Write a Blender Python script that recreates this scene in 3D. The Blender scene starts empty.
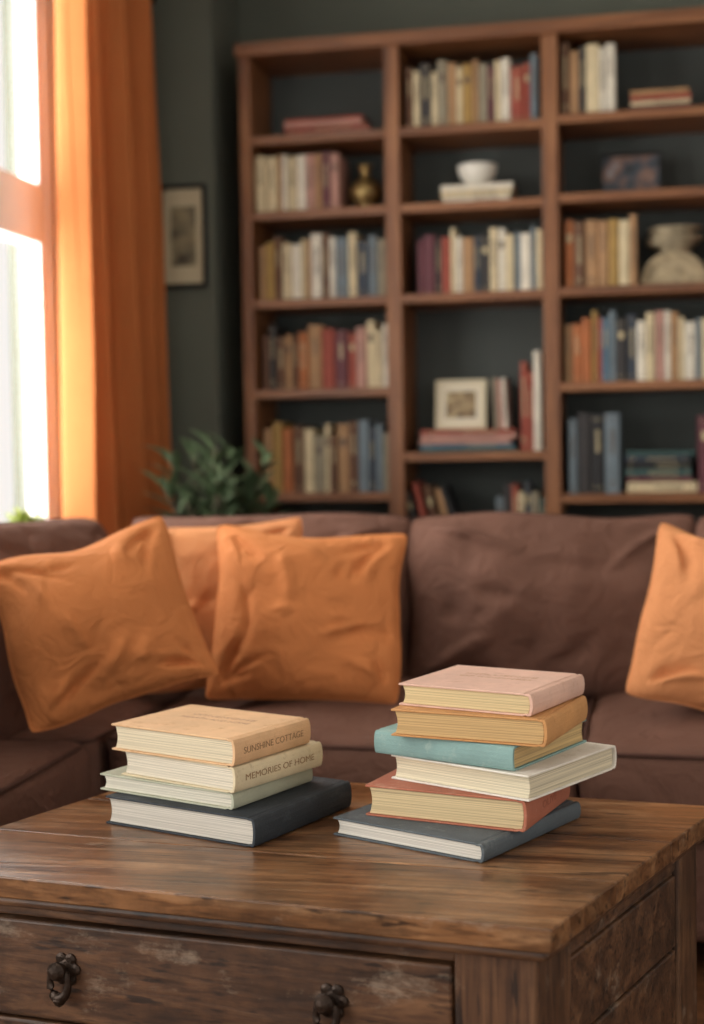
import bpy, bmesh, math, random
from mathutils import Vector, Matrix, noise
random.seed(7)
S = bpy.context.scene
COL = S.collection
def lin(h):
    h=h.lstrip('#'); o=[]
    for i in (0,2,4):
        c=int(h[i:i+2],16)/255
        o.append(c/12.92 if c<=.04045 else ((c+.055)/1.055)**2.4)
    return (o[0],o[1],o[2],1)
def mul(c,k): return (min(c[0]*k,1),min(c[1]*k,1),min(c[2]*k,1),1)
# ---------------------------------------------------------------- materials
def base(name):
    m=bpy.data.materials.new(name); m.use_nodes=True
    nt=m.node_tree; return m,nt,nt.nodes['Principled BSDF']
def mat(name,hexc,rough=.6,var=.15,scale=8,bump=.0,bscale=200,metal=0,stretch=(1,1,1),sheen=0,spec=.5):
    m,nt,p=base(name); c=lin(hexc)
    tc=nt.nodes.new('ShaderNodeTexCoord'); mp=nt.nodes.new('ShaderNodeMapping'); mp.inputs['Scale'].default_value=stretch
    nt.links.new(tc.outputs['Object'],mp.inputs[0])
    n=nt.nodes.new('ShaderNodeTexNoise'); n.inputs['Scale'].default_value=scale; n.inputs['Detail'].default_value=5
    nt.links.new(mp.outputs[0],n.inputs['Vector'])
    r=nt.nodes.new('ShaderNodeValToRGB'); r.color_ramp.elements[0].position=.3; r.color_ramp.elements[1].position=.7
    r.color_ramp.elements[0].color=mul(c,1-var); r.color_ramp.elements[1].color=mul(c,1+var)
    nt.links.new(n.outputs['Fac'],r.inputs[0]); nt.links.new(r.outputs[0],p.inputs['Base Color'])
    p.inputs['Roughness'].default_value=rough; p.inputs['Metallic'].default_value=metal
    p.inputs['Specular IOR Level'].default_value=spec
    if sheen: p.inputs['Sheen Weight'].default_value=sheen; p.inputs['Sheen Roughness'].default_value=.5
    if bump:
        n2=nt.nodes.new('ShaderNodeTexNoise'); n2.inputs['Scale'].default_value=bscale; n2.inputs['Detail'].default_value=3
        nt.links.new(mp.outputs[0],n2.inputs['Vector'])
        b=nt.nodes.new('ShaderNodeBump'); b.inputs['Strength'].default_value=bump; b.inputs['Distance'].default_value=.003
        nt.links.new(n2.outputs['Fac'],b.inputs['Height']); nt.links.new(b.outputs[0],p.inputs['Normal'])
    return m
def wood(name,dark,mid,light,axis=0,scale=1.0,rough=(.35,.55),wear=0,bump=.25):
    m,nt,p=base(name)
    tc=nt.nodes.new('ShaderNodeTexCoord'); mp=nt.nodes.new('ShaderNodeMapping')
    s=[14*scale]*3; s[axis]=1.1*scale; mp.inputs['Scale'].default_value=s
    nt.links.new(tc.outputs['Object'],mp.inputs[0])
    n=nt.nodes.new('ShaderNodeTexNoise'); n.inputs['Scale'].default_value=2.2; n.inputs['Detail'].default_value=8; n.inputs['Roughness'].default_value=.62; n.inputs['Distortion'].default_value=.6
    nt.links.new(mp.outputs[0],n.inputs['Vector'])
    r=nt.nodes.new('ShaderNodeValToRGB'); e=r.color_ramp.elements
    e[0].position=.28; e[0].color=lin(dark); e[1].position=.72; e[1].color=lin(light)
    k=e.new(.5); k.color=lin(mid)
    nt.links.new(n.outputs['Fac'],r.inputs[0])
    out=r.outputs[0]
    if wear:
        def mulmix(out,facout,f):
            mx=nt.nodes.new('ShaderNodeMix'); mx.data_type='RGBA'; mx.blend_type='MULTIPLY'; mx.inputs[0].default_value=f
            nt.links.new(out,mx.inputs[6]); nt.links.new(facout,mx.inputs[7]); return mx.outputs[2]
        def ramp(src,p0,p1,c0,c1):
            r3=nt.nodes.new('ShaderNodeValToRGB'); r3.color_ramp.elements[0].position=p0; r3.color_ramp.elements[0].color=c0
            r3.color_ramp.elements[1].position=p1; r3.color_ramp.elements[1].color=c1; nt.links.new(src,r3.inputs[0]); return r3.outputs[0]
        n3=nt.nodes.new('ShaderNodeTexNoise'); n3.inputs['Scale'].default_value=5; n3.inputs['Detail'].default_value=10; n3.inputs['Roughness'].default_value=.72
        nt.links.new(tc.outputs['Object'],n3.inputs['Vector'])
        out=mulmix(out,ramp(n3.outputs['Fac'],.38,.56,(.38,.36,.35,1),(1,1,1,1)),wear)
        # fine dark pores along the grain
        mp6=nt.nodes.new('ShaderNodeMapping'); s6=[150,150,150]; s6[axis]=5; mp6.inputs['Scale'].default_value=s6
        nt.links.new(tc.outputs['Object'],mp6.inputs[0])
        n6=nt.nodes.new('ShaderNodeTexNoise'); n6.inputs['Scale'].default_value=1; n6.inputs['Detail'].default_value=2
        nt.links.new(mp6.outputs[0],n6.inputs['Vector'])
        out=mulmix(out,ramp(n6.outputs['Fac'],.36,.52,(.55,.52,.5,1),(1,1,1,1)),wear)
        mp2=nt.nodes.new('ShaderNodeMapping'); s2=[70,70,70]; s2[axis]=9; mp2.inputs['Scale'].default_value=s2; mp2.inputs['Rotation'].default_value=(0,0,.12)
        nt.links.new(tc.outputs['Object'],mp2.inputs[0])
        n4=nt.nodes.new('ShaderNodeTexNoise'); n4.inputs['Scale'].default_value=1.2; n4.inputs['Detail'].default_value=3
        nt.links.new(mp2.outputs[0],n4.inputs['Vector'])
        out=mulmix(out,ramp(n4.outputs['Fac'],.32,.39,(.15,.13,.12,1),(1,1,1,1)),wear)
        n5=nt.nodes.new('ShaderNodeTexNoise'); n5.inputs['Scale'].default_value=7; n5.inputs['Detail'].default_value=10; n5.inputs['Roughness'].default_value=.75
        mp5=nt.nodes.new('ShaderNodeMapping'); mp5.inputs['Location'].default_value=(3,7,1); mp5.inputs['Scale'].default_value=(1,2.2,2.2)
        nt.links.new(tc.outputs['Object'],mp5.inputs[0]); nt.links.new(mp5.outputs[0],n5.inputs['Vector'])
        rr=ramp(n5.outputs['Fac'],.57,.68,(0,0,0,1),(.38,.38,.38,1))
        mx=nt.nodes.new('ShaderNodeMix'); mx.data_type='RGBA'; nt.links.new(rr,mx.inputs[0]); nt.links.new(out,mx.inputs[6]); mx.inputs[7].default_value=lin('#a69480'); out=mx.outputs[2]
    nt.links.new(out,p.inputs['Base Color'])
    mr=nt.nodes.new('ShaderNodeMapRange'); mr.inputs['To Min'].default_value=rough[0]; mr.inputs['To Max'].default_value=rough[1]
    nt.links.new(n.outputs['Fac'],mr.inputs[0]); nt.links.new(mr.outputs[0],p.inputs['Roughness'])
    b=nt.nodes.new('ShaderNodeBump'); b.inputs['Strength'].default_value=bump; b.inputs['Distance'].default_value=.003
    nt.links.new(n.outputs['Fac'],b.inputs['Height']); nt.links.new(b.outputs[0],p.inputs['Normal'])
    return m
def fabric(name,hexc,var=.12,weave=900,transl=0,wrk=.35,sheen=.15):
    m,nt,p=base(name); c=lin(hexc)
    tc=nt.nodes.new('ShaderNodeTexCoord')
    n=nt.nodes.new('ShaderNodeTexNoise'); n.inputs['Scale'].default_value=6; n.inputs['Detail'].default_value=6
    nt.links.new(tc.outputs['Object'],n.inputs['Vector'])
    n2=nt.nodes.new('ShaderNodeTexNoise'); n2.inputs['Scale'].default_value=weave; n2.inputs['Detail'].default_value=2
    nt.links.new(tc.outputs['Object'],n2.inputs['Vector'])
    ad=nt.nodes.new('ShaderNodeMath'); ad.operation='ADD'; nt.links.new(n.outputs['Fac'],ad.inputs[0]); nt.links.new(n2.outputs['Fac'],ad.inputs[1])
    r=nt.nodes.new('ShaderNodeValToRGB'); r.color_ramp.elements[0].position=.3; r.color_ramp.elements[1].position=.75
    hf=nt.nodes.new('ShaderNodeMath'); hf.operation='MULTIPLY'; hf.inputs[1].default_value=.5; nt.links.new(ad.outputs[0],hf.inputs[0])
    r.color_ramp.elements[0].color=mul(c,1-var); r.color_ramp.elements[1].color=mul(c,1+var)
    nt.links.new(hf.outputs[0],r.inputs[0]); nt.links.new(r.outputs[0],p.inputs['Base Color'])
    p.inputs['Roughness'].default_value=.9; p.inputs['Specular IOR Level'].default_value=.15
    p.inputs['Sheen Weight'].default_value=sheen; p.inputs['Sheen Roughness'].default_value=.5; p.inputs['Sheen Tint'].default_value=mul(c,2.2)
    n3=nt.nodes.new('ShaderNodeTexNoise'); n3.inputs['Scale'].default_value=14; n3.inputs['Detail'].default_value=5; n3.inputs['Distortion'].default_value=1.2
    nt.links.new(tc.outputs['Object'],n3.inputs['Vector'])
    b1=nt.nodes.new('ShaderNodeBump'); b1.inputs['Strength'].default_value=wrk; b1.inputs['Distance'].default_value=.02
    nt.links.new(n3.outputs['Fac'],b1.inputs['Height'])
    b=nt.nodes.new('ShaderNodeBump'); b.inputs['Strength'].default_value=.4; b.inputs['Distance'].default_value=.0015
    nt.links.new(n2.outputs['Fac'],b.inputs['Height']); nt.links.new(b1.outputs[0],b.inputs['Normal']); nt.links.new(b.outputs[0],p.inputs['Normal'])
    if transl:
        t=nt.nodes.new('ShaderNodeBsdfTranslucent'); nt.links.new(r.outputs[0],t.inputs[0])
        ms=nt.nodes.new('ShaderNodeMixShader'); ms.inputs[0].default_value=transl
        nt.links.new(p.outputs[0],ms.inputs[1]); nt.links.new(t.outputs[0],ms.inputs[2])
        nt.links.new(ms.outputs[0],nt.nodes['Material Output'].inputs[0])
    return m
def pages_mat(name,hexc):
    m,nt,p=base(name); c=lin(hexc)
    tc=nt.nodes.new('ShaderNodeTexCoord'); mp=nt.nodes.new('ShaderNodeMapping'); mp.inputs['Scale'].default_value=(3,3,900)
    nt.links.new(tc.outputs['Object'],mp.inputs[0])
    n=nt.nodes.new('ShaderNodeTexNoise'); n.inputs['Scale'].default_value=1; n.inputs['Detail'].default_value=3
    nt.links.new(mp.outputs[0],n.inputs['Vector'])
    r=nt.nodes.new('ShaderNodeValToRGB'); r.color_ramp.elements[0].position=.32; r.color_ramp.elements[1].position=.6
    r.color_ramp.elements[0].color=mul(c,.6); r.color_ramp.elements[1].color=mul(c,1.05)
    nt.links.new(n.outputs['Fac'],r.inputs[0]); nt.links.new(r.outputs[0],p.inputs['Base Color'])
    p.inputs['Roughness'].default_value=.85
    b=nt.nodes.new('ShaderNodeBump'); b.inputs['Strength'].default_value=.4; b.inputs['Distance'].default_value=.0008
    nt.links.new(n.outputs['Fac'],b.inputs['Height']); nt.links.new(b.outputs[0],p.inputs['Normal'])
    return m
def aged_cloth(name,hexc,worn,var=.1):
    """book cloth: base tone, blotchy fading and rubbed specks"""
    m,nt,p=base(name); c=lin(hexc)
    tc=nt.nodes.new('ShaderNodeTexCoord')
    def nz(s,d,r_=.6):
        n=nt.nodes.new('ShaderNodeTexNoise'); n.inputs['Scale'].default_value=s; n.inputs['Detail'].default_value=d; n.inputs['Roughness'].default_value=r_
        nt.links.new(tc.outputs['Object'],n.inputs['Vector']); return n.outputs['Fac']
    def rp(src,a,b_,ca,cb):
        r=nt.nodes.new('ShaderNodeValToRGB'); r.color_ramp.elements[0].position=a; r.color_ramp.elements[1].position=b_
        r.color_ramp.elements[0].color=ca; r.color_ramp.elements[1].color=cb; nt.links.new(src,r.inputs[0]); return r.outputs[0]
    col=rp(nz(14,6),.3,.7,mul(c,1-var),mul(c,1+var))
    mx=nt.nodes.new('ShaderNodeMix'); mx.data_type='RGBA'; nt.links.new(rp(nz(34,9,.75),.54,.66,(0,0,0,1),(.6,.6,.6,1)),mx.inputs[0])
    nt.links.new(col,mx.inputs[6]); mx.inputs[7].default_value=lin(worn)
    nt.links.new(mx.outputs[2],p.inputs['Base Color']); p.inputs['Roughness'].default_value=.72
    b=nt.nodes.new('ShaderNodeBump'); b.inputs['Strength'].default_value=.35; b.inputs['Distance'].default_value=.002
    nt.links.new(nz(420,2),b.inputs['Height']); nt.links.new(b.outputs[0],p.inputs['Normal'])
    return m
# ---------------------------------------------------------------- geometry helpers
def finish(name,bm,mats,parent=None,smooth=False,bevel=0,seg=2,loc=None,rotz=0,recalc=True,M=None):
    if recalc: bmesh.ops.recalc_face_normals(bm,faces=bm.faces)
    me=bpy.data.meshes.new(name); bm.to_mesh(me); bm.free()
    for m in mats: me.materials.append(m)
    if smooth:
        for f in me.polygons: f.use_smooth=True
    o=bpy.data.objects.new(name,me); COL.objects.link(o)
    if loc is not None: o.location=loc
    o.rotation_euler=(0,0,rotz)
    if M is not None: o.matrix_world=M
    if bevel:
        md=o.modifiers.new('bevel','BEVEL'); md.width=bevel; md.segments=seg; md.limit_method='ANGLE'; md.angle_limit=math.radians(40)
    if parent: o.parent=parent
    return o
def empty(name,loc=(0,0,0)):
    e=bpy.data.objects.new(name,None); e.empty_display_size=.1; COL.objects.link(e); return e
def box(bm,x0,x1,y0,y1,z0,z1,mi=0,M=None):
    vs=[Vector((x,y,z)) for z in (z0,z1) for y in (y0,y1) for x in (x0,x1)]
    if M is not None: vs=[M@v for v in vs]
    v=[bm.verts.new(p) for p in vs]
    for idx in ((0,2,3,1),(4,5,7,6),(0,1,5,4),(2,6,7,3),(0,4,6,2),(1,3,7,5)):
        f=bm.faces.new([v[i] for i in idx]); f.material_index=mi
def prism(bm,pts,h0,h1,mi=0,M=None):
    M=M or Matrix()
    a=[bm.verts.new(M@Vector((p[0],p[1],h0))) for p in pts]; b=[bm.verts.new(M@Vector((p[0],p[1],h1))) for p in pts]
    n=len(pts)
    f=bm.faces.new(a[::-1]); f.material_index=mi; f=bm.faces.new(b); f.material_index=mi
    for i in range(n):
        f=bm.faces.new((a[i],a[(i+1)%n],b[(i+1)%n],b[i])); f.material_index=mi
def lathe(bm,prof,seg=40,M=None,mi=0,sx=1,sy=1):
    M=M or Matrix(); rings=[]
    for r,z in prof:
        rings.append([bm.verts.new(M@Vector((r*sx*math.cos(2*math.pi*i/seg),r*sy*math.sin(2*math.pi*i/seg),z))) for i in range(seg)])
    for a,b in zip(rings,rings[1:]):
        for i in range(seg):
            f=bm.faces.new((a[i],a[(i+1)%seg],b[(i+1)%seg],b[i])); f.material_index=mi
    for rr in (rings[0],rings[-1]):
        f=bm.faces.new(rr); f.material_index=mi
def tube(bm,pts,r,closed=False,seg=8,mi=0):
    n=len(pts); rings=[]
    for i,p in enumerate(pts):
        a=pts[(i-1)%n] if (closed or i>0) else p; b=pts[(i+1)%n] if (closed or i<n-1) else p
        t=(b-a).normalized(); up=Vector((0,0,1)) if abs(t.z)<.9 else Vector((1,0,0))
        s=t.cross(up).normalized(); u=s.cross(t)
        rr=r[i] if isinstance(r,(list,tuple)) else r
        rings.append([bm.verts.new(p+s*rr*math.cos(2*math.pi*k/seg)+u*rr*math.sin(2*math.pi*k/seg)) for k in range(seg)])
    for i in range(n if closed else n-1):
        a=rings[i]; b=rings[(i+1)%n]
        for k in range(seg):
            f=bm.faces.new((a[k],a[(k+1)%seg],b[(k+1)%seg],b[k])); f.material_index=mi; f.smooth=True
    if not closed:
        for rr in (rings[0],rings[-1]):
            f=bm.faces.new(rr); f.material_index=mi
# ---------------------------------------------------------------- camera
cam=bpy.data.cameras.new('camera'); co=bpy.data.objects.new('camera',cam); COL.objects.link(co)
cam.sensor_fit='VERTICAL'; cam.sensor_height=36; cam.sensor_width=36; cam.lens=1400/1024*36
co.matrix_world=Matrix.Translation((0,0,1.02))@Matrix.Rotation(math.radians(12),4,'Z')@Matrix.Rotation(math.radians(90-2.54),4,'X')@Matrix.Rotation(math.radians(-.9),4,'Z')
cam.dof.use_dof=True; cam.dof.focus_distance=2.02; cam.dof.aperture_fstop=2.3
cam.clip_start=.05
S.camera=co
# ---------------------------------------------------------------- room
WALL=mat('wall_paint_green','#5d6156',.85,.06,3,.15,90)
WHITE=mat('white_paint','#f6f6f6',.5,.01,5)
CEIL=mat('ceiling_paint','#e4e0d8',.9,.03,3)
FLOOR=wood('floor_oak','#4a2f1c','#6a452b','#80573a',0,1.0)
def wallbox(name,boxes,m,bevel=0):
    bm=bmesh.new()
    for b in boxes: box(bm,*b)
    return finish(name,bm,[m],bevel=bevel)
XL=-1.85
wallbox('floor',[(-1.97,2.72,-1.6,5.2,-.1,0)],FLOOR)
wallbox('ceiling',[(-1.97,2.72,-1.6,5.2,2.75,2.85)],CEIL)
wallbox('wall_back',[(-1.97,2.72,5.08,5.2,0,2.75),(XL,-1.486,4.75,5.08,0,2.75)],WALL)
oA=(2.5,4.12,.72,2.55); oB=(-.6,1.5,.4,2.55); oC=(.4,2.6,.6,2.5)  # oC: unseen opening, added so fill light can enter from the right
def wl(y0,y1,z0,z1): return (-1.97,XL,y0,y1,z0,z1)
wallbox('wall_left',[wl(-1.6,oB[0],0,2.75),wl(oB[1],oA[0],0,2.75),wl(oA[1],5.08,0,2.75),
   wl(oB[0],oB[1],0,oB[2]),wl(oB[0],oB[1],oB[3],2.75),wl(oA[0],oA[1],0,oA[2]),wl(oA[0],oA[1],oA[3],2.75)],WALL)
def wr(y0,y1,z0,z1): return (2.6,2.72,y0,y1,z0,z1)
wallbox('wall_right',[wr(-1.6,oC[0],0,2.75),wr(oC[1],5.08,0,2.75),wr(oC[0],oC[1],0,oC[2]),wr(oC[0],oC[1],oC[3],2.75)],CEIL)
wallbox('baseboard_back',[(-1.486,2.6,5.055,5.08,0,.12)],WHITE,.004)
wallbox('baseboard_left',[(XL,XL+.02,-1.6,4.75,0,.12)],WHITE,.004)
GL,nt,p=base('window_glass')
tr=nt.nodes.new('ShaderNodeBsdfTransparent'); gl=nt.nodes.new('ShaderNodeBsdfGlossy'); gl.inputs['Roughness'].default_value=.02
ms=nt.nodes.new('ShaderNodeMixShader'); ms.inputs[0].default_value=.05
nt.links.new(tr.outputs[0],ms.inputs[1]); nt.links.new(gl.outputs[0],ms.inputs[2]); nt.links.new(ms.outputs[0],nt.nodes['Material Output'].inputs[0])
def window(name,o,rail,Mx=None):
    y0,y1,z0,z1=o; bm=bmesh.new(); w=.055; xa,xb=-1.90,-1.835
    box(bm,xa,xb,y0,y0+w,z0,z1); box(bm,xa,xb,y1-w,y1,z0,z1); box(bm,xa,xb,y0+w,y1-w,z0,z0+w); box(bm,xa,xb,y0+w,y1-w,z1-w,z1)
    for a,b in rail: box(bm,xa,xb+.006,y0+w,y1-w,a,b)
    ym=(y0+y1)/2; box(bm,xa+.005,xb-.004,ym-.03,ym+.03,z0+w,z1-w)
    t=.11; xc=XL+.020
    box(bm,XL,xc,y0-t,y0,z0-.02,z1+t); box(bm,XL,xc,y1,y1+t,z0-.02,z1+t); box(bm,XL,xc,y0,y1,z1,z1+t)
    box(bm,XL-.03,XL+.06,y0-t,y1-.02,z0-.045,z0-.0205)
    box(bm,xa+.02,xa+.024,y0+w,y1-w,z0+w,z1-w,1)
    if Mx is not None:
        for v in bm.verts: v.co=Mx@v.co
    return finish(name,bm,[WHITE,GL],bevel=.004)
window('window_1',oA,[(1.67,1.85)])
window('window_2',oB,[(1.69,1.84)])
window('added_fill_window',oC,[(1.60,1.72)],Matrix.Translation((.75,0,0))@Matrix.Diagonal((-1,1,1,1)))  # added window out of view, put in to brighten the left window frame
# curtain
CURT=fabric('curtain_linen_orange','#be7443',.08,700,.09,.15)
CX=-1.675
bm=bmesh.new(); NY,NZ=300,80; g=[]
for j in range(NZ+1):
    z=.03+(2.55-.03)*j/NZ; s=j/NZ; row_=[]
    ya=3.90; yb=4.69-.05*s
    for i in range(NY+1):
        t=i/NY
        ph=2*math.pi*6*(t+.020*math.sin(7*t+1.2*s)+.012*math.sin(17*t))+.4*math.sin(2.2*z+5*t)
        amp=.064*(1-.12*s)*(.75+.35*math.sin(9*t+1))
        sn=math.sin(ph)
        x=CX+.012*(1-s)+amp*(sn*.75+.25*sn**3)+.014*math.sin(2.3*ph+1.3*z+t*8)+.006*noise.noise(Vector((t*6,z*2,1)))
        y=ya+(yb-ya)*t+.020*math.cos(ph)+.008*math.sin(z*2.1+t*4)
        row_.append(bm.verts.new((x,min(y,4.735),z)))
    g.append(row_)
for j in range(NZ):
    for i in range(NY):
        bm.faces.new((g[j][i],g[j][i+1],g[j+1][i+1],g[j+1][i]))
cur=empty('window_curtain')
finish('curtain_panel',bm,[CURT],parent=cur,smooth=True)
bm=bmesh.new(); tube(bm,[Vector((CX,y,2.59)) for y in (2.2,3.3,4.70)],.014,seg=16)
lathe(bm,[(.001,-.03),(.02,-.02),(.026,0),(.02,.02),(.001,.03)],20,Matrix.Translation((CX,2.2,2.59)))
for i in range(9): 
    y=3.95+i*.085; M=Matrix.Translation((CX,y,2.59))
    tube(bm,[M@Vector((.02*math.cos(a*math.pi/8),0,.02*math.sin(a*math.pi/8)-.003)) for a in range(16)],.002,True,6)
    box(bm,CX-.002,CX+.002,y-.004,y+.004,2.545,2.572)
for y in (2.3,4.3): box(bm,XL+.021,CX,y-.008,y+.008,2.583,2.597)
finish('curtain_rod',bm,[mat('rod_bronze','#2c2420',.4,.1,metal=.8)],parent=cur)
# ---------------------------------------------------------------- framed art helper
def art_mat(name,cols,scale):
    m,nt,p=base(name)
    tc=nt.nodes.new('ShaderNodeTexCoord'); n=nt.nodes.new('ShaderNodeTexNoise'); n.inputs['Scale'].default_value=scale; n.inputs['Detail'].default_value=6
    nt.links.new(tc.outputs['Object'],n.inputs['Vector'])
    r=nt.nodes.new('ShaderNodeValToRGB'); e=r.color_ramp.elements
    e[0].position=.35; e[0].color=lin(cols[0]); e[1].position=.68; e[1].color=lin(cols[-1])
    for i,c in enumerate(cols[1:-1]): k=e.new(.35+.33*(i+1)/(len(cols)-1)); k.color=lin(c)
    nt.links.new(n.outputs['Fac'],r.inputs[0]); nt.links.new(r.outputs[0],p.inputs['Base Color']); p.inputs['Roughness'].default_value=.5
    return m
def frame(name,w,h,fw,depth,mf,mm,ma,mat_w,M,ink=None,wb=None):
    bm=bmesh.new()
    box(bm,-w/2,-w/2+fw,-depth,0,0,h,0); box(bm,w/2-fw,w/2,-depth,0,0,h,0)
    box(bm,-w/2+fw,w/2-fw,-depth,0,0,fw,0); box(bm,-w/2+fw,w/2-fw,-depth,0,h-fw,h,0)
    box(bm,-w/2+fw,w/2-fw,-depth*.55,-.002,fw,h-fw,1)
    a=fw+mat_w; wb=wb or 1.1; box(bm,-w/2+a,w/2-a,-depth*.55-.001,-depth*.5,a*wb,h-a*wb,2)
    return finish(name,bm,[mf,mm,ma],bevel=.0015,M=M)
BLK=mat('frame_black','#15120f',.4,.1)
MATB=mat('mat_board','#c4b899',.9,.05)
ART=art_mat('sketch_art',['#3a352a','#6d6450','#8d8266','#a2966f'],14)
frame('picture_frame',.172,.36,.014,.02,BLK,MATB,ART,.026,Matrix.Translation((-1.598,4.7495,1.60)),wb=1.9)
# ---------------------------------------------------------------- bookcase
WH=wood('walnut_horizontal','#56321b','#7c4e2d','#996842',0,.8)
WV=wood('walnut_vertical','#56321b','#7c4e2d','#996842',2,.8)
BACK=mat('bookcase_back_paint','#4a4f4c',.8,.06,3)
YF,YB=4.75,5.05
bc=empty('bookcase')
bm=bmesh.new()
XS=[(-1.39,-1.35),(-.877,-.8245),(-.3426,-.2894),(.235,.285)]
for k,(a,b) in enumerate(XS): box(bm,a,b,YF,YB,0.0,2.39)
finish('uprights',bm,[WV],parent=bc,bevel=.003)
bm=bmesh.new()
box(bm,-1.40,.295,YF-.012,YB,2.39,2.435)
box(bm,-1.35,.235,YF+.004,YB,.0,.09)
sh={0:[2.10,1.84,1.534,1.22,.857,.47],1:[2.10,1.84,1.534,.993,.66,.36],2:[2.11,1.847,1.537,1.22,.845,.47]}
cols=[(-1.35,-.877),(-.8245,-.3426),(-.2894,.235)]
for c,zs in sh.items():
    for z in zs: box(bm,cols[c][0],cols[c][1],YF+.004,YB-.008,z-.015,z+.015)
finish('shelves',bm,[WH],parent=bc,bevel=.0025)
bm=bmesh.new()
for a,b in cols: box(bm,a,b,YB-.008,YB,.09,2.39)
finish('back_panel',bm,[BACK],parent=bc)
# ---------------------------------------------------------------- shelf books
PAL={'c':'#c9b995','w':'#d3ccbb','t':'#a07b55','b':'#5d3d28','d':'#2f2c2c','r':'#8e3f2f','m':'#5e2f37','n':'#2e3744',
 'g':'#66737a','o':'#a35f33','e':'#34504e','p':'#ad8173','y':'#9d7d42','k':'#1b1b1d','s':'#887f6a','l':'#4a6578'}
keys=list(PAL); PM=[mat('book_cloth_'+k,PAL[k],.65,.12,20) for k in keys]
PG=pages_mat('book_pages','#cfc0a0'); BANDL=mat('spine_label_light','#b5a680',.5,.05); BANDD=mat('spine_label_dark','#5a4a3c',.5,.05)
BM=PM+[PG,BANDL,BANDD]; iPG,iL,iD=len(PM),len(PM)+1,len(PM)+2
light='cwtpysg'
def add_book(bm,M,w,h,d,key,rnd):
    ci=keys.index(key); c=.0022; bul=min(.005,w*.2)
    outer=[(0,d),(0,.003)]+[(w*(.5-.5*math.cos(math.pi*t/6)),-bul*math.sin(math.pi*t/6)+.001) for t in range(1,6)]+[(w,.003),(w,d)]
    inner=[(w-c,d),(w-c,.004),(c,.004),(c,d)]
    prism(bm,outer+inner,0,h,ci,M)
    box(bm,c,w-c,.004,d-.003,.002,h-.004,iPG,M)
    li=iD if key in light else iL
    st=rnd.random()
    def band(z0,z1,ins=.12,m=None):
        pts=[(w*(.5-.5*math.cos(math.pi*t/6)),-bul*math.sin(math.pi*t/6)+.0004) for t in range(1,6)]
        pts=[(max(w*ins,min(w*(1-ins),x)),y) for x,y in pts]
        prism(bm,pts+[(w*(1-ins),.002),(w*ins,.002)],z0,z1,li if m is None else m,M)
    if st<.7 and w>.012:
        if st<.1: band(h*.68,h*.80,.2)
        else:
            z=h*(.35+.2*rnd.random()); 
            while z<h*.8: 
                l=.003+rnd.random()*.005; band(z,z+l,.36); z+=l+.003
        band(h*.93,h*.936,.02); band(h*.08,h*.086,.02)
        if st>.55: band(h*.12,h*.15,.34)
seedc=[0]
def row(name,x0,x1,z,spec,hm=.20,hv=.03,y=None):
    seedc[0]+=1; rnd=random.Random(seedc[0]); bm=bmesh.new()
    ws=[.6+rnd.random() for _ in spec]; k=(x1-x0)/sum(ws); x=x0
    for i,(ch,w) in enumerate(zip(spec,ws)):
        w*=k; h=hm+(rnd.random()-.5)*2*hv
        yy=(4.785 if y is None else y)+rnd.random()*.012
        M=Matrix.Translation((x,yy,z+.0152))
        add_book(bm,M,w-.0012,h,.15+rnd.random()*.03,ch,rnd); x+=w
    return finish(name,bm,BM)
def stack(name,x0,x1,z,spec,ts,y=4.80,depth=.17,jit=.012):
    seedc[0]+=1; rnd=random.Random(seedc[0]); bm=bmesh.new(); zz=z+.0152
    for ch,t in zip(spec,ts):
        L=(x1-x0)-rnd.random()*jit*2; xs=x0+rnd.random()*jit
        M=Matrix.Translation((xs,y+rnd.random()*.008,zz+t))@Matrix.Rotation(math.radians(90),4,'Y')
        add_book(bm,M,t-.0006,L,depth-rnd.random()*.02,ch,rnd); zz+=t
    finish(name,bm,BM); return zz
c1=lambda px:-1.35+(px-262)/(386-262)*.473
c2=lambda px:-.8245+(px-402)/(541-402)*.482
c3=lambda px:-.2894+(px-559)/(703-559)*.478
stack('book_stack',c1(290),c1(368),2.10,'prpr',[.018,.016,.018,.012])
row('book_row',c1(263),c1(342),1.84,'cctwcwptmp',.195,.008)
row('book_row',c1(265),c1(385),1.534,'tybcwctwbwgcngs',.205,.02)
row('book_row',c1(266),c1(386),1.22,'bdbtbotrmrpccw',.21,.028)
row('book_row',c1(266),c1(385),.857,'tyobcscbtbgngs',.225,.025)
row('book_row',c1(266),c1(370),.47,'bdtcwnb',.21,.02)
row('book_row',c2(406),c2(537),2.10,'bcdcstcytsmcwrrg',.205,.02)
row('book_row',c2(417),c2(540),1.534,'mmdrcwtndcwcgwgc',.205,.02)
row('book_row',c3(561),c3(616),2.11,'btdcww',.225,.018)
zt=stack('book_stack',c3(628),c3(692),2.11,'mcrt',[.02,.016,.018,.018])
row('book_row',c3(564),c3(636),1.537,'obttyct',.225,.018)
row('book_row',c3(563),c3(709),1.22,'tooyrlgdnwcpwtcwgc',.215,.025)
row('book_row',c3(566),c3(618),.845,'gdkg',.26,.015)
stack('book_stack',c3(622),c3(692),.845,'cmekne',[.036,.018,.026,.024,.02,.016])
row('book_row',c3(695),c3(712),.845,'mp',.25,.01)
row('book_row',c2(410),c2(520),.36,'bdtcwnb',.19,.02)
row('book_row',c3(566),c3(680),.47,'bdtcwnbtcg',.22,.02)
zs=stack('book_stack',c2(416),c2(512),.993,'elppr',[.012,.014,.016,.018,.016],y=4.775,depth=.19)
frame('photo_frame',.178,.175,.012,.014,mat('frame_cream','#cfc3a4',.5,.05),mat('photo_mat','#d8cfb8',.8,.03),art_mat('photo_art',['#4d3d2a','#8a7350','#b5a37c'],30),.024,
   Matrix.Translation((c2(454),4.89,zs+.001))@Matrix.Rotation(math.radians(-10),4,'X'))
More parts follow.
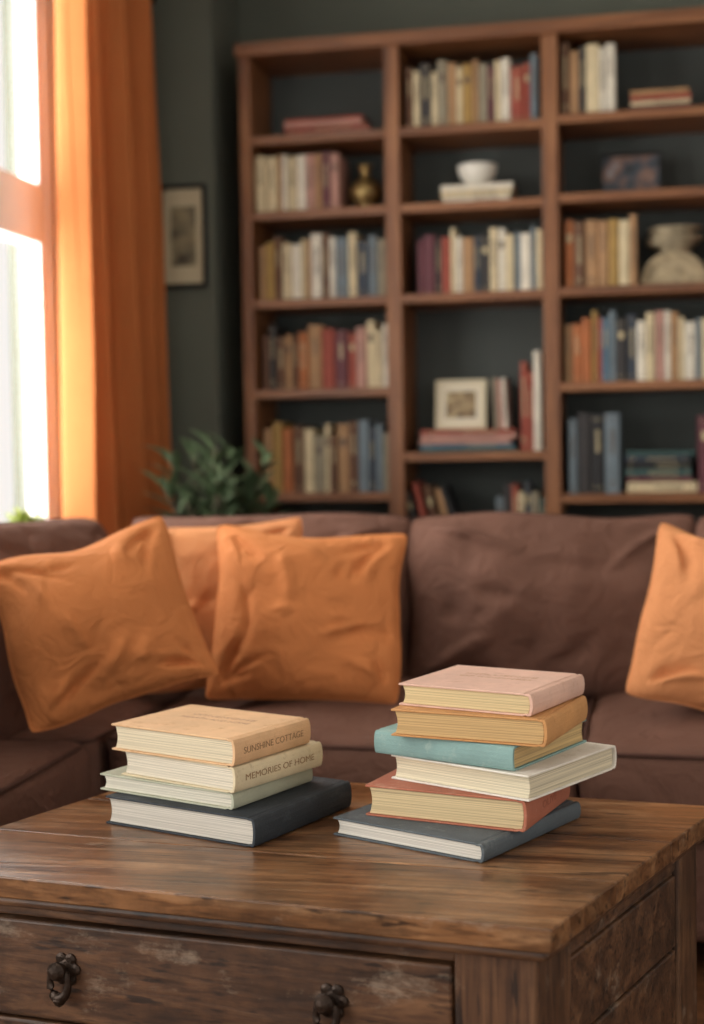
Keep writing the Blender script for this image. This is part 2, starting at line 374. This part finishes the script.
bm=bmesh.new(); rnd=random.Random(5)
for i,(ch,h) in enumerate((('s',.25),('p',.245),('w',.25))):
    M=Matrix.Translation((c2(489)+.016*i+.006,4.84,1.0092))@Matrix.Rotation(math.radians(-3),4,'Y'); add_book(bm,M,.014,h,.16,ch,rnd)
finish('book_row',bm,BM)
bm=bmesh.new(); x=c2(517)
for ch,h,w in (('r',.30,.022),('r',.265,.02),('w',.335,.026)):
    add_book(bm,Matrix.Translation((x,4.79,1.0092)),w,h,.17,ch,rnd); x+=w+.001
finish('book_row',bm,BM)
bm=bmesh.new()
for i,(ch,h) in enumerate((('d',.20),('r',.23),('b',.22),('t',.21),('k',.22))):
    M=Matrix.Translation((c2(412)+.038*i,4.80,.6765))@Matrix.Rotation(math.radians(-14 if i<4 else -20),4,'Y'); add_book(bm,M,.022,h,.16,ch,rnd)
finish('book_row',bm,BM)
row('book_row',c2(492),c2(540),.66,'gdrcnse',.20,.035)
zb=stack('book_stack',c2(440),c2(512),1.84,'wcw',[.022,.022,.02],y=4.80)
CER=mat('ceramic_white','#dcd8cc',.35,.03)
bm=bmesh.new(); lathe(bm,[(.03,0),(.032,.006),(.034,.008),(.055,.03),(.066,.055),(.069,.075),(.066,.075),(.062,.055),(.05,.03),(.02,.014),(.001,.012)],48,Matrix.Translation((c2(474),4.88,zb+.0005)))
finish('ceramic_bowl',bm,[CER],smooth=True)
BR=mat('aged_brass','#8a744a',.42,.25,12,metal=.85)
bm=bmesh.new(); lathe(bm,[(.03,0),(.034,.004),(.03,.012),(.045,.03),(.057,.055),(.055,.08),(.035,.10),(.02,.112),(.016,.13),(.02,.145),(.03,.155),(.027,.155),(.016,.145),(.012,.13),(.001,.12)],40,Matrix.Translation((c1(363),4.85,1.8555)))
finish('brass_vase',bm,[BR],smooth=True)
frame('photo_canvas',.205,.155,.004,.02,BLK,BLK,art_mat('canvas_art',['#1f2226','#39434d','#7a5a4a','#8a97a3'],14),.003,
   Matrix.Translation((c3(630),4.93,1.8625))@Matrix.Rotation(math.radians(-8),4,'X'))
ORN=mat('carved_stone','#a8987a',.7,.3,60,.6,120)
orn=empty('carved_ornament'); bm=bmesh.new()
ox,oy,oz=c3(672),4.83,1.5525; R=.108
arch=[(-R,0),(-R,.02)]+[(-R*math.cos(t*math.pi/20),.02+.095*math.sin(t*math.pi/20)) for t in range(1,20)]+[(R,.02),(R,0)]
MX=Matrix.Translation((ox,oy+.05,oz))@Matrix.Rotation(math.radians(90),4,'X')
prism(bm,arch,0,.05,0,MX)
for rr,r0 in ((.94,.006),(.72,.004),(.5,.005)):
    tube(bm,[Vector((ox-R*rr*math.cos(t*math.pi/24),oy,oz+.018+.093*rr*math.sin(t*math.pi/24))) for t in range(25)],r0,seg=8)
for t in range(1,12):
    a=t*math.pi/12; lathe(bm,[(.001,-.007),(.006,-.004),(.0085,0),(.006,.004),(.001,.007)],10,Matrix.Translation((ox-R*.83*math.cos(a),oy-.001,oz+.018+.093*.83*math.sin(a)))@Matrix.Rotation(math.pi/2,4,'X'))
for t in range(1,7):
    a=t*math.pi/7; lathe(bm,[(.001,-.007),(.006,-.004),(.01,0),(.006,.004),(.001,.007)],10,Matrix.Translation((ox-R*.3*math.cos(a),oy-.001,oz+.018+.093*.3*math.sin(a)))@Matrix.Rotation(math.pi/2,4,'X'))
box(bm,ox-R-.006,ox+R+.006,oy-.006,oy+.056,oz,oz+.014)
finish('arch',bm,[ORN],parent=orn)
bm=bmesh.new(); zc=oz+.114
for i,(r,h) in enumerate(((.06,.016),(.085,.018),(.095,.016),(.075,.02),(.09,.014))):
    lathe(bm,[(r*.5,0),(r*.7,h*.3),(r,h*.8),(r,h),(r*.9,h),(.001,h*.8)],36,Matrix.Translation((ox+.005*((-1)**i),oy+.05,zc))); zc+=h*.93
finish('stacked_dishes',bm,[mat('dish_glaze','#ab9e84',.4,.25,30)],parent=orn,smooth=True)
# ---------------------------------------------------------------- sofa
SOFA=fabric('sofa_brown_linen','#6b4d41',.14,700,0,.7,.12)
PIPE=fabric('sofa_piping','#503830',.1,700)
def soft_box(name,cx,cy,cz,hx,hy,hz,r,puff,parent,seed=0,piping=True,wr=.006,M=None,cuts=34):
    bm=bmesh.new(); bmesh.ops.create_cube(bm,size=2)
    bmesh.ops.subdivide_edges(bm,edges=bm.edges[:],cuts=cuts,use_grid_fill=True)
    for v in bm.verts:
        n=Vector([math.copysign(1-(1-abs(c))**1.5,c) for c in v.co])
        q=Vector((n.x*hx,n.y*hy,n.z*hz))
        inn=Vector((max(-hx+r,min(hx-r,q.x)),max(-hy+r,min(hy-r,q.y)),max(-hz+r,min(hz-r,q.z))))
        d=q-inn
        if d.length>1e-6: q=inn+d.normalized()*r
        wz=(1-n.x**2)*(1-n.y**2); q.z+=puff*math.copysign(1,n.z)*wz*(abs(n.z)**2)*(1 if n.z>0 else .2)
        q.y+=puff*.5*n.y*abs(n.y)*(1-n.x**2)*(1-n.z**2); q.x+=puff*.5*n.x*abs(n.x)*(1-n.y**2)*(1-n.z**2)
        k=noise.noise(q*5+Vector((seed*3.1,0,0)))*wr*2+noise.noise(q*14+Vector((0,seed,2)))*wr
        q+=(d.normalized() if d.length>1e-6 else Vector((0,0,0)))*k
        v.co=q
    if piping:
        pr=.0045; e=r*.29; L=[]
        for sx,sy,a0 in ((1,1,0),(-1,1,90),(-1,-1,180),(1,-1,270)):
            for t in range(0,6):
                a=math.radians(a0+t*18); rr=r*.71
                L.append(Vector((sx*(hx-r)+rr*math.cos(a),sy*(hy-r)+rr*math.sin(a),0)))
        def dens(L):
            o=[]
            for i,p in enumerate(L):
                q=L[(i+1)%len(L)]; n=max(1,int((q-p).length/.05))
                for k in range(n): o.append(p.lerp(q,k/n))
            return o
        for sz in (1,-1):
            P=[]
            for p in dens(L):
                nx,ny=p.x/hx,p.y/hy
                p2=Vector((p.x+(puff*.3*math.copysign(1,p.x)*(1-ny**2) if abs(nx)>.9 else 0),p.y+(puff*.3*math.copysign(1,p.y)*(1-nx**2) if abs(ny)>.9 else 0),sz*(hz-e)))
                P.append(p2)
            tube(bm,P,pr,True,8,1)
    for f in bm.faces: f.smooth=True
    Mx=Matrix.Translation((cx,cy,cz))@(M or Matrix())
    return finish(name,bm,[SOFA,PIPE],parent=parent,smooth=True,M=Mx)
def pillow(name,w,h,t,M,mats,seed=0,parent=None,pinch=.05,n=96,wr=1.0,pr=.003,dent=0,corner=.07,ex=.45,cp=6,sag=0,fold=1.0):
    """local: x width, z height, thickness y ; centre at origin"""
    bm=bmesh.new()
    rnd=random.Random(seed*13+5)
    folds=[]
    for cx,cz in ((1,1),(-1,1),(1,-1),(-1,-1)):
        for k in range(3):
            a=math.atan2(-cz,-cx)+rnd.uniform(-.6,.6)
            folds.append((cx*.86,cz*.86,a,rnd.uniform(.5,1.0),rnd.uniform(.035,.07),rnd.uniform(.006,.013)*rnd.choice((-1,-1,1))))
    for k in range(7):
        folds.append((rnd.uniform(-.7,.7),rnd.uniform(-.7,.7),rnd.uniform(-.7,.7)+(0 if rnd.random()<.6 else 1.3),rnd.uniform(.4,.9),rnd.uniform(.04,.09),rnd.uniform(.005,.010)*rnd.choice((-1,1))))
    def fd(u,v):
        o=0
        for fx,fz,a,L,wd,dp in folds:
            du,dv=u-fx,v-fz; p=du*math.cos(a)+dv*math.sin(a); q=-du*math.sin(a)+dv*math.cos(a)-.10*math.sin(p*4+fx*5)*p
            if -.25<p<L+.25:
                e=max(0,min(1,(p+.1)/.2))*max(0,min(1,(L-p)/.35)); o+=dp*e*e*math.exp(-(q/wd)**2)
        return o
    def P(u,v,s):
        cr=1-corner*(abs(u)**cp)*(abs(v)**cp)
        x=w/2*u*(1-pinch*(1-v*v))*cr; z=h/2*v*(1-pinch*(1-u*u))*cr
        e=max(0,(1-u*u))*max(0,(1-v*v)); th=t/2*(e**ex)*(1+sag*(-v))
        q=Vector((x*3,z*3,seed*7.3+s))
        wn=noise.noise(q*1.2)*.022+noise.noise(q*2.7)*.012+noise.noise(q*6)*.003
        wn+=fd(u,v)*fold
        y=s*(th+wn*wr*min(1,e*4))
        z-=dent*math.exp(-(u/.45)**2)*max(0,v)**2
        y+=.03*wr*noise.noise(Vector((u*.9,v*.9,seed+5)))
        z+=.014*noise.noise(Vector((u*1.3,v*.8,seed+9))); x+=.014*noise.noise(Vector((u*.8,v*1.3,seed+19)))
        return Vector((x,y,z))
    for s in (-1,1):
        g=[[bm.verts.new(P(math.sin(math.pi/2*(2*i/n-1)),math.sin(math.pi/2*(2*j/n-1)),s)) for i in range(n+1)] for j in range(n+1)]
        for j in range(n):
            for i in range(n): bm.faces.new((g[j][i],g[j][i+1],g[j+1][i+1],g[j+1][i]))
    bmesh.ops.remove_doubles(bm,verts=bm.verts,dist=.0004)
    L=[]; m=60; sn=lambda q: math.sin(math.pi/2*q)
    for k in range(m): L.append(P(sn(-1+2*k/m),-1,1))
    for k in range(m): L.append(P(1,sn(-1+2*k/m),1))
    for k in range(m): L.append(P(sn(1-2*k/m),1,1))
    for k in range(m): L.append(P(-1,sn(1-2*k/m),1))
    L2=[L[0]]
    for p in L[1:]:
        if (p-L2[-1]).length>.002: L2.append(p)
    tube(bm,L2,pr,True,8,1)
    return finish(name,bm,mats,smooth=True,parent=parent,M=M)
sofa=empty('sectional_sofa')
SX1=1.05; WX=-1.10; YFt=2.66; WY0=1.75
bm=bmesh.new()
box(bm,-1.60,SX1,YFt+.03,3.66,.07,.27); box(bm,-1.60,WX-.03,WY0+.02,YFt+.03,.07,.27)
box(bm,-1.60,SX1,3.52,3.66,.27,.76); box(bm,-1.60,-1.47,WY0+.02,3.52,.27,.76)
finish('upholstered_base',bm,[SOFA],parent=sofa,bevel=.03,seg=4)
bm=bmesh.new()
for x,y in ((-1.52,1.85),(-1.16,1.85),(-1.52,3.58),(.98,3.58),(.98,2.77),(-.2,2.77),(-.2,3.58)): lathe(bm,[(.02,0),(.028,.07)],16,Matrix.Translation((x,y,0)))
finish('legs',bm,[WV],parent=sofa)
SZ=.365; HZ=.082
soft_box('seat_cushion_1',(-.14+WX)/2,(YFt+3.5)/2,SZ,(-.14-WX)/2-.004,(3.5-YFt)/2,HZ,.035,.035,sofa,1)
soft_box('seat_cushion_2',(.72-.136)/2,(YFt+3.5)/2,SZ,(.72+.136)/2-.004,(3.5-YFt)/2,HZ,.035,.035,sofa,2)
soft_box('seat_cushion_3',(-1.47+WX)/2,(WY0+2.62)/2,SZ,(WX+1.47)/2,(2.62-WY0)/2-.003,HZ,.035,.02,sofa,3)
soft_box('seat_cushion_4',(-1.47+WX)/2,(2.62+3.5)/2,SZ,(WX+1.47)/2-.003,(3.5-2.62)/2-.003,HZ,.035,.015,sofa,4)
soft_box('arm',.89,(YFt+3.5)/2,.42,.15,(3.6-YFt)/2,.19,.06,.01,sofa,5,False)
def backc(name,x0,x1,seed,lean=13,cy=3.36,cz=.638,h=.45):
    M=Matrix.Translation(((x0+x1)/2,cy,cz))@Matrix.Rotation(math.radians(-lean),4,'X')
    pillow(name,(x1-x0)*1.015,h,.31,M,[SOFA,PIPE],seed,sofa,pinch=.02,wr=1.25,pr=.0045,corner=.04,ex=.52,cp=9,sag=.12,fold=1.5)
backc('back_cushion_1',-1.30,-.575,11)
backc('back_cushion_2',-.575,.105,12)
backc('back_cushion_3',.11,.74,13)
for i,(a,b) in enumerate(((2.60,3.42),(1.82,2.58))):
    M=Matrix.Translation((-1.365,(a+b)/2,.635))@Matrix.Rotation(math.radians(90),4,'Z')@Matrix.Rotation(math.radians(-10),4,'X')
    pillow('wing_back_cushion_%d'%(i+1),b-a+.02,.455,.22,M,[SOFA,PIPE],20+i,sofa,pinch=-.005,wr=.9,pr=.004,corner=.05,ex=.43,cp=9)
OR1=fabric('pillow_linen_orange','#c67c4a',.1,800,0,.7,.25); OR2=fabric('pillow_linen_peach','#cb885a',.1,800,0,.7,.25)
def tp(x,y,z,yaw,lean,roll,w,h,t,m,seed,dent=0):
    M=Matrix.Translation((x,y,z))@Matrix.Rotation(math.radians(yaw),4,'Z')@Matrix.Rotation(math.radians(-lean),4,'X')@Matrix.Rotation(math.radians(roll),4,'Y')
    pillow('throw_pillow',w,h,t,M,[m,m],seed,None,pinch=.07,wr=1.2,dent=dent,corner=.035,ex=.6,cp=10,fold=1.4)
tp(-.740,2.98,.66,8,18,3,.43,.395,.27,OR1,31,.015)
tp(-1.065,2.59,.690,30,20,-15,.395,.345,.27,OR1,32,.01)
tp(-.99,3.10,.665,12,18,-4,.44,.39,.18,OR2,33)
tp(.176,2.96,.63,14,20,17,.41,.375,.25,OR2,34)
# ---------------------------------------------------------------- coffee table
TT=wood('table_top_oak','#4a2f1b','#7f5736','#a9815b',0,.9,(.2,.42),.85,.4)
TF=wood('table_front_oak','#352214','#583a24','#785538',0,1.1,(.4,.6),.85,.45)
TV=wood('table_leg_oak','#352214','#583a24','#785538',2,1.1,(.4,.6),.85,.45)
tbl=empty('coffee_table')
A=Vector((-.116,1.642,0)); ang=math.radians(7); sd=math.radians(20)
e1=Vector((-math.cos(ang),math.sin(ang),0)); e2=Vector((math.sin(sd),math.cos(sd),0)); TWD,TDP=.95,.65
TMM=Matrix(((e1.x,e2.x,0,A.x),(e1.y,e2.y,0,A.y),(0,0,1,0),(0,0,0,1)))
def tfin(name,bm,m,bevel=.003,seg=2):
    for v in bm.verts: v.co=TMM@v.co
    return finish(name,bm,[m] if not isinstance(m,list) else m,parent=tbl,bevel=bevel,seg=seg)
bm=bmesh.new()
cuts=[0,.21,.42,TDP]
for i in range(3):
    box(bm,0.0,TWD,cuts[i]+(.0003 if i else 0),cuts[i+1]-(.0003 if i<2 else 0),.420,.45)
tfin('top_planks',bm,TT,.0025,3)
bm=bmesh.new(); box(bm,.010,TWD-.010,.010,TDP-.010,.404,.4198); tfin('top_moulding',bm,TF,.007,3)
I=.030; LG=.105; IB=.018
bm=bmesh.new()
for x,y in ((I,I),(TWD-I-LG,I),(I,TDP-IB-.085),(TWD-I-LG,TDP-IB-.085)): box(bm,x,x+LG,y,y+(LG if y==I else .085),0,.4038)
tfin('legs',bm,TV,.005,3)
bm=bmesh.new()
f0,f1=I+LG,TWD-I-LG; bk=TDP-IB-.085
box(bm,f0,f1,I+.006,I+.03,.385,.4038); box(bm,f0,f1,I+.006,I+.03,.11,.135)
box(bm,f0,f1,TDP-IB-.03,TDP-IB-.006,.11,.4038)
for x in (I+.006,TWD-I-.028):
    box(bm,x,x+.022,f0,bk,.372,.4038); box(bm,x,x+.022,f0,bk,.07,.135)
    box(bm,x+.004,x+.018,f0,bk,.135,.372)
box(bm,f0,f1,I+.03,TDP-IB-.03,.11,.125)
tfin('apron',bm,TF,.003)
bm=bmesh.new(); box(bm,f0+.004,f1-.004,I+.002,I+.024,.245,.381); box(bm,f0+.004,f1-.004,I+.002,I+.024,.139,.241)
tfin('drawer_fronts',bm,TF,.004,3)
bm=bmesh.new()
for a,b in ((.140,.252),(.257,.367)): box(bm,I+.004,I+.016,f0+.006,bk-.006,a,b)
tfin('side_panels',bm,TF,.003)
IRON=mat('pull_iron','#33261d',.45,.3,60,.5,150,metal=.6)
bm=bmesh.new()
for t in (.295,.68):
    for zc in (.308,.19):
        M=Matrix.Translation((t,I+.002,zc))@Matrix.Rotation(math.radians(90),4,'X')
        lathe(bm,[(.017,0),(.017,.002),(.012,.005),(.008,.006)],20,M@Matrix.Translation((0,.012,0)))
        for k in range(6):
            a=k*math.pi/3; lathe(bm,[(.008,0),(.008,.003),(.004,.005)],10,M@Matrix.Translation((.014*math.cos(a),.012+.016*math.sin(a),0)))
        lathe(bm,[(.006,0),(.006,.012),(.012,.016),(.013,.022),(.008,.028),(.001,.03)],16,M@Matrix.Translation((0,.014,0)))
        pts=[M@Vector((.014*math.sin(a*math.pi/8),-.002-.022*math.cos(a*math.pi/8),.016)) for a in range(-6,7)]
        tube(bm,pts,[.004+.0035*math.exp(-((i-6)/2.5)**2) for i in range(13)],False,10)
        lathe(bm,[(.001,-.01),(.006,-.006),(.0085,0),(.006,.006),(.001,.01)],12,M@Matrix.Translation((0,-.026,.016))@Matrix.Rotation(math.radians(90),4,'X'))
tfin('drawer_pulls',bm,IRON,0)
# ---------------------------------------------------------------- table books
INK=mat('ink_dark','#8d6d4c',.8,.25,200); INKL=mat('ink_pale','#b9957a',.8,.1,200); GOLD=mat('ink_gold','#8d4c36',.6,.05)
def hero(near,z,yaw,a,b,t,cover,pg,side='R',spine_txt=None,top_txt=None,ink=None,k=.003):
    ya=math.radians(yaw); R=Matrix.Rotation(ya,4,'Z')
    c=Vector((near[0],near[1],0))-R@Vector((a/2,-b/2,0))
    if side=='R': L,W,rot=a,b,0
    elif side=='F': L,W,rot=b,a,-90
    elif side=='B': L,W,rot=b,a,90
    else: L,W,rot=a,b,180
    Q=Matrix.Rotation(math.radians(rot),4,'Z'); bm=bmesh.new(); h=L/2
    N=8; bul=.006
    prof=[(-h,t),(h-.016,t),(h-.012,t-.0014),(h-.008,t-.0002)]
    prof+=[(h-.006+bul*math.sin(math.pi*i/N),t/2+t/2*math.cos(math.pi*i/N)) for i in range(1,N)]
    prof+=[(h-.008,.0002),(h-.012,.0014),(h-.016,0),(-h,0),(-h,k),(h-.016,k)]
    prof+=[(h-.012,k+.001)]+[(h-.009+(bul-.002)*math.sin(math.pi*i/N),t/2-(t/2-k)*math.cos(math.pi*i/N)) for i in range(1,N)]+[(h-.012,t-k-.001)]
    prof+=[(h-.016,t-k),(-h,t-k)]
    PMx=Q@Matrix(((1,0,0,0),(0,0,1,0),(0,1,0,0),(0,0,0,1)))
    prism(bm,prof,-W/2,W/2,0,PMx)
    pp=[(-h+.005+.004*math.sin(math.pi*i/N),k+(t-2*k)*i/N) for i in range(N+1)]
    pp=pp+[(h-.009+.003*math.sin(math.pi*i/N),t-k-(t-2*k)*i/N) for i in range(N+1)]
    prism(bm,pp,-W/2+.004,W/2-.004,1,PMx)
    e=empty('hardcover_book')
    o=finish('cover_and_pages',bm,[cover,pg],bevel=.0011,seg=3)
    o.location=(c.x,c.y,z); o.rotation_euler=(0,0,ya); o.parent=e
    def text(s,M,size,wid,m):
        cu=bpy.data.curves.new('title','FONT'); cu.body=s; cu.size=size; cu.extrude=.00012; cu.align_x='CENTER'; cu.align_y='CENTER'
        cu.materials.append(m); ob=bpy.data.objects.new('title',cu); COL.objects.link(ob)
        bpy.context.view_layer.update(); f=min(1.6,wid/max(ob.dimensions.x,.001))
        ob.matrix_world=Matrix.Translation((c.x,c.y,z))@R@M@Matrix.Diagonal((f,1,1,1)); ob.parent=e
    ink=ink or INK
    if spine_txt:
        TMx=Q@Matrix.Translation((h-.006+bul+.0001,0,t*.5))@Matrix(((0,0,1,0),(1,0,0,0),(0,1,0,0),(0,0,0,1)))
        text(spine_txt,TMx,t*.34,W*.78,ink)
    if top_txt:
        for i,s in enumerate(top_txt):
            TMx=Matrix.Translation((0,.03-.022*i,t+.0001)); text(s,TMx,.015,a*.55,INKL)
def cloth(n,h,w='#cbbfa8',v=.12): return aged_cloth(n,h,w,v)
# left stack
hero((-.556,1.914),.45,-20,.285,.262,.043,cloth('cover_navy','#272e35','#444c52'),pages_mat('pg1','#c9c3b7'),'R')
hero((-.599,1.952),.4932,-21,.265,.205,.026,cloth('cover_sage','#adaf9a','#c9c8b6'),pages_mat('pg2','#d4cfbe'),'R')
hero((-.594,1.945),.5194,-24,.234,.212,.040,cloth('cover_cream','#d2c3a2','#a89270'),pages_mat('pg3','#dcd3bf'),'R','MEMORIES OF HOME')
hero((-.593,1.943),.5596,-22,.246,.190,.041,cloth('cover_apricot','#d6ae84','#bb8d62'),pages_mat('pg4','#dacdb0'),'R','SUNSHINE COTTAGE',['WINDSOME','HEARTH AND HOME'])
# right stack
hero((-.224,1.890),.45,-25,.262,.282,.027,cloth('cover_slate','#4e565b','#747b7c'),pages_mat('pg5','#d2cdc2'),'R')
hero((-.1706,1.955),.4772,-14,.252,.205,.046,cloth('cover_brick','#a5624a','#be9078'),pages_mat('pg6','#cfb98f'),'R','OLIVE',None,GOLD)
hero((-.167,1.948),.5234,-27,.243,.255,.037,cloth('cover_ivory','#e0dace','#c3b8a2'),pages_mat('pg7','#d9ceb2'),'B')
hero((-.191,1.965),.5606,-23,.237,.24,.036,cloth('cover_teal','#7f9f9b','#a3b6ae'),pages_mat('pg8','#cbad78'),'F')
hero((-.1417,1.965),.5968,-13,.240,.21,.040,cloth('cover_tan','#c08c56','#a06c3c'),pages_mat('pg9','#caa773'),'R')
hero((-.163,1.980),.637,-19,.218,.198,.033,cloth('cover_blush','#d3ad9a','#bd927e'),pages_mat('pg10','#d5c092'),'R',None,['INFLUENCE','OF KINDNESS'])
# ---------------------------------------------------------------- plants
LEAF=mat('leaf_olive_green','#44553a',.5,.35,9); STEM=mat('stem_brown','#4a4230',.8); SOIL=mat('soil','#2a1f18',.95,.3,60,.8,80)
def plant(name,loc,pot_r,pot_h,pot_m,height,spread,stems,nl,ll,lw,seed,leafm):
    rnd=random.Random(seed); e=empty(name)
    bm=bmesh.new(); T=Matrix.Translation(loc)
    lathe(bm,[(pot_r*.7,0),(pot_r*.75,.004),(pot_r,pot_h*.93),(pot_r*1.05,pot_h*.95),(pot_r*1.05,pot_h),(pot_r*.93,pot_h),(pot_r*.9,pot_h*.9),(.001,pot_h*.9)],36,T)
    finish('pot',bm,[pot_m],parent=e,smooth=True,)
    bm=bmesh.new(); lathe(bm,[(.001,pot_h*.87),(pot_r*.88,pot_h*.87),(pot_r*.88,pot_h*.91),(.001,pot_h*.93)],24,T)
    finish('soil',bm,[SOIL],parent=e)
    bm=bmesh.new()
    for s in range(stems):
        a=s*2.4+rnd.random(); sp=spread*(.15+.85*rnd.random()); H=height*(.78+.22*rnd.random())*(1-.12*sp/spread)
        p0=Vector(loc)+Vector((rnd.uniform(-.3,.3)*pot_r,rnd.uniform(-.3,.3)*pot_r,pot_h*.88))
        p1=Vector(loc)+Vector((sp*math.cos(a),sp*math.sin(a),H))
        mid=p0.lerp(p1,.5)+Vector((0,0,.12*height)) ; mid.x=p0.x*.65+p1.x*.35; mid.y=p0.y*.65+p1.y*.35
        pts=[p0*(1-t)**2+mid*2*t*(1-t)+p1*t*t for t in [i/10 for i in range(11)]]
        tube(bm,pts,[.006*(1-.07*i)*height/1.0 for i in range(11)],False,6,1)
        for l in range(nl):
            t=.35+.65*(l+1)/nl; f=t*10; i=min(9,int(f)); p=pts[i].lerp(pts[i+1],f-i)
            d=(pts[i+1]-pts[i]).normalized(); az=l*2.4+rnd.random()
            side=Vector((math.cos(az),math.sin(az),.25)); dirv=(side+d*.9+Vector((0,0,rnd.uniform(-.3,.3)))).normalized()
            nn=dirv.cross(Vector((0,0,1))).normalized(); up=nn.cross(dirv); L=ll*(.75+.5*rnd.random()); W=lw*(.8+.4*rnd.random())
            prev=None
            for k in range(7):
                q=k/6; wd=W/2*math.sin(math.pi*min(1,q*.97+.03))**.8 if 0<k<6 else .0004
                cpt=p+dirv*L*q-up*(L*.22*q*q)
                r3=[bm.verts.new(cpt-nn*wd+up*wd*.25),bm.verts.new(cpt),bm.verts.new(cpt+nn*wd+up*wd*.25)]
                if prev:
                    for j in (0,1):
                        fc=bm.faces.new((prev[j],prev[j+1],r3[j+1],r3[j])); fc.smooth=True
                prev=r3
    finish('foliage',bm,[leafm,STEM],parent=e,recalc=False)
plant('potted_plant',(-1.265,4.02,0),.15,.30,mat('pot_clay','#6d5a4a',.8,.15,12),1.14,.18,22,13,.105,.030,3,LEAF)
plant('windowsill_plant',(-1.79,3.80,.70),.035,.06,mat('pot_small','#9c6b48',.8,.1),.15,.05,9,7,.05,.02,8,mat('leaf_yellow_green','#8a9a3a',.5,.3,12))
# ---------------------------------------------------------------- light
w=bpy.data.worlds.new('world'); S.world=w; w.use_nodes=True
bg=w.node_tree.nodes['Background']; bg.inputs[0].default_value=(1.0,.975,.94,1); bg.inputs[1].default_value=1.02
def area(name,loc,rot,sx,sy,e,col=(1,.96,.91)):
    l=bpy.data.lights.new(name,'AREA'); l.shape='RECTANGLE'; l.size=sx; l.size_y=sy; l.energy=e; l.color=col
    o=bpy.data.objects.new(name,l); COL.objects.link(o); o.location=loc; o.rotation_euler=rot; return o
area('daylight_window_1',(-2.15,3.2,1.65),(0,math.radians(-90),0),2.0,2.4,150)
area('daylight_window_2',(-2.3,.5,1.6),(0,math.radians(-90),0),2.3,2.4,125)
area('added_fill_right',(2.95,1.5,1.55),(0,math.radians(90),0),2.0,2.2,14)  # added fill lamp from the right, lifts left window frame and curtain front
S.view_settings.view_transform='Standard'
S.view_settings.look='None'
S.view_settings.exposure=0
